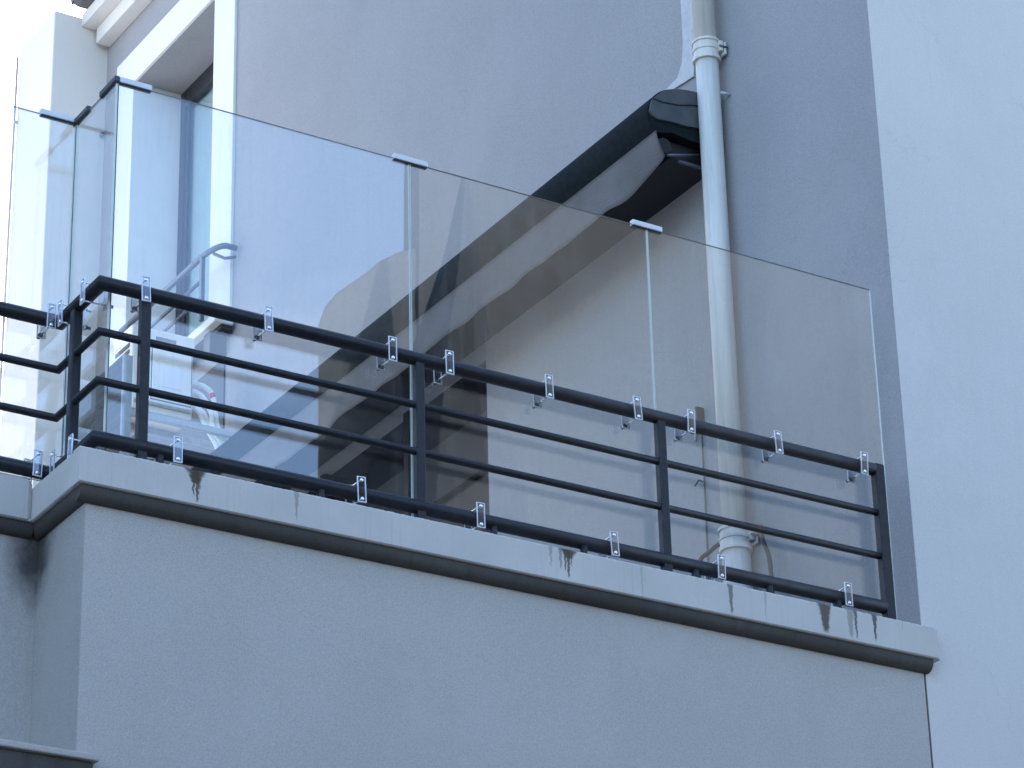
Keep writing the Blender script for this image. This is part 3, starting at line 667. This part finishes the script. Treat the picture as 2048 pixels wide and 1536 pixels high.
def clamp(par, loc, rz=0.0, half=1.0):
    """clamp part with bolts and nuts as its sub-parts, meshes shared"""
    global proto
    if proto is None:
        c0 = make_clamp(0).build('clamp', ['clamp_clear', 'clamp_rim'])
        proto = [c0, make_clamp(1).build('rear_plate', ['clamp_clear', 'clamp_rim'])] + [bolt_mb(z).build('bolt', 'chrome') for z in (0.041, -0.041)] + [nut_mb(z).build('nut', 'rubber' if z < 0 else 'chrome') for z in (0.041, -0.041)]
        objs = proto
    else:
        objs = [q.copy() for q in proto]
        for q in objs: COL.objects.link(q)
    c0 = objs[0]
    c0.parent = par; c0.matrix_parent_inverse = Matrix.Identity(4)
    c0.location = Vector(loc) - Vector(par.location); c0.rotation_euler = (random.uniform(-0.03, 0.03), random.uniform(-0.06, 0.06), rz)
    for q in objs[1:]: q.parent = c0; q.matrix_parent_inverse = Matrix.Identity(4); q.location = (0, 0, 0)
zt, zb = 0.757, 0.082
for x in (0.268, 0.822, 1.408): clamp(p1, (x, RY, zt))
for x in (1.686, 2.186, 2.645): clamp(p2, (x, RY, zt))
for x in (2.931, 3.410, 3.896): clamp(p3, (x, RY, zt))
for x in (0.427, 1.257): clamp(p1, (x, RY, zb))
for x in (1.825, 2.493): clamp(p2, (x, RY, zb))
for x in (3.052, 3.745): clamp(p3, (x, RY, zb))
clamp(p4, (RX, 0.165, zt), -math.pi / 2); clamp(p4, (RX, 0.385, zt), -math.pi / 2); clamp(p4, (RX, 0.225, zb + 0.005), -math.pi / 2); clamp(p4, (RX, 0.40, zb + 0.005), -math.pi / 2)
clamp(p5, (0.035, RYL, zt), 0); clamp(p5, (-0.62, RYL, zt), 0); clamp(p5, (0.005, RYL, zb + 0.01), 0); clamp(p5, (-0.62, RYL, zb + 0.01), 0)

# ------------------------------------------------------------------ houses across the street (seen in the glass)
def facade(name, label, x0, x1, yf, ztop, mat, floors, z_first, dx, roof='mansard', win_w=0.85, win_h=1.55, depth=10, fh=3.05, shear=0.0, courses=True):
    h = thing(name, label, 'building', ((x0 + x1) / 2, yf, GZ), 'houses across the street')
    m_ = MB(); xs = []; x = x0 + dx * 0.6
    while x + win_w / 2 < x1 - 0.4: xs.append(x); x += dx
    # wall as a grid of blocks leaving window holes
    zs = [z_first + i * fh for i in range(floors)]
    cuts_x = sorted([x0] + [a for q in xs for a in (q - win_w / 2, q + win_w / 2)] + [x1])
    cuts_z = sorted([GZ] + [a for q in zs for a in (q, q + win_h)] + [ztop])
    for i in range(len(cuts_x) - 1):
        for k in range(len(cuts_z) - 1):
            if i % 2 == 1 and k % 2 == 1: continue
            m_.box(cuts_x[i], cuts_x[i+1], yf - 0.4, yf, cuts_z[k], cuts_z[k+1])
    bmesh.ops.remove_doubles(m_.bm, verts=m_.bm.verts[:], dist=1e-4)
    m_.prism([(x0, yf - 0.401), (x1, yf - 0.401), (x1 + shear * depth, yf - depth), (x0 + shear * depth, yf - depth)], 2, GZ, ztop)
    gp(m_, 'wall', mat, h)
    for z in (zs if courses else []):
        m2 = MB(); m2.box(x0, x1, yf + 0.001, yf + 0.05, z - 0.42, z - 0.24, bev=0.01); gp(m2, 'string_course', mat, h)
    m2 = MB(); m2.box(x0 - 0.15, x1 + 0.15, yf + 0.001, yf + 0.32, ztop - 0.35, ztop - 0.001, bev=0.02); gp(m2, 'cornice', mat, h)
    for q in xs:
        for z in zs:
            m2 = MB(); m2.box(q - win_w/2, q + win_w/2, yf - 0.07, yf - 0.03, z, z + win_h); wn = gp(m2, 'window', 'shutter', h)
            m2 = MB()
            for a in (q - win_w/2, q - 0.025, q + win_w/2 - 0.05): m2.box(a, a + 0.05, yf - 0.03, yf - 0.02, z, z + win_h)
            m2.box(q - win_w/2 + 0.05, q + win_w/2 - 0.05, yf - 0.029, yf - 0.021, z + win_h * 0.7, z + win_h * 0.7 + 0.05)
            f_ = m2.build('frame', 'shutter'); f_.parent = wn
    if roof == 'mansard':
        pr = [(x0, ztop + 0.001), (x0 + 0.35, ztop + 0.75), (x0 + 0.85, ztop + 1.2), (x0 + 1.5, ztop + 1.5), (x0 + 2.4, ztop + 3.6), (x1 - 1.0, ztop + 4.0), (x1, ztop + 0.001)]
        m2 = MB(); m2.prism(pr, 1, yf - depth, yf - 0.05); gp(m2, 'roof', mat, h)
    return h
hE = facade('apartment_house', 'tall sunlit beige stone house across the street with curved side wing', 13.32, 20.45, -20.0, 18.5, 'limestone', 4, -5.2, 2.35, fh=3.35, roof=None, shear=0.68, courses=False)
mb = MB(); mb.prism([(11.85, GZ), (11.85, 12.25), (11.95, 12.55), (12.12, 12.80), (12.35, 13.02), (12.75, 13.40), (13.05, 13.60), (13.315, 13.72), (13.315, GZ)], 1, -30, -20.05)
for v_ in mb.bm.verts:
    if v_.co.y < -25: v_.co.x += 6.6
gp(mb, 'side_wing', 'limestone', hE)
facade('apartment_house', 'plain grey house across the street, right of the beige one', 20.6, 34, -20.5, 17.5, 'limestone_shaded_grey', 5, -5.2, 2.4, roof=None, fh=3.2)
facade('apartment_house', 'low beige house across the street, opposite the balcony', -18, 5.5, -19.0, 3.4, 'limestone', 3, -5.2, 2.4, roof=None, fh=3.0)
# dark slate spire in front of the beige house
sp2 = MB(); cz = [(GZ, 1.08, 13.05), (9.3, 1.05, 13.05), (10.2, 0.90, 13.10), (11.2, 0.66, 13.17), (12.2, 0.42, 13.26), (13.2, 0.22, 13.37), (13.9, 0.12, 13.44), (14.5, 0.02, 13.48)]
sp2.tube([(x, -19.0, z) for z, r, x in cz], [r for z, r, x in cz], 10, smooth=False)
tag(sp2.build('corner_turret', 'slate'), 'dark slate corner turret with pointed roof against the beige house across the street', 'tower')

# unseen white block added on the left to bounce sunlight onto the side wall
nb = thing('bounce_block', 'unseen white block added left of the balcony to bounce sunlight onto the side wall', 'building', (-5, 7.5, GZ))
mb = MB(); mb.box(-14, -0.6, 7.5, 17.0, GZ, 10.0, bev=0.01); gp(mb, 'wall', 'plaster_bounce', nb)
mb = MB(); mb.box(-14.2, -0.4, 7.3, 17.2, 10.001, 10.2, bev=0.02); gp(mb, 'coping', 'limestone', nb)
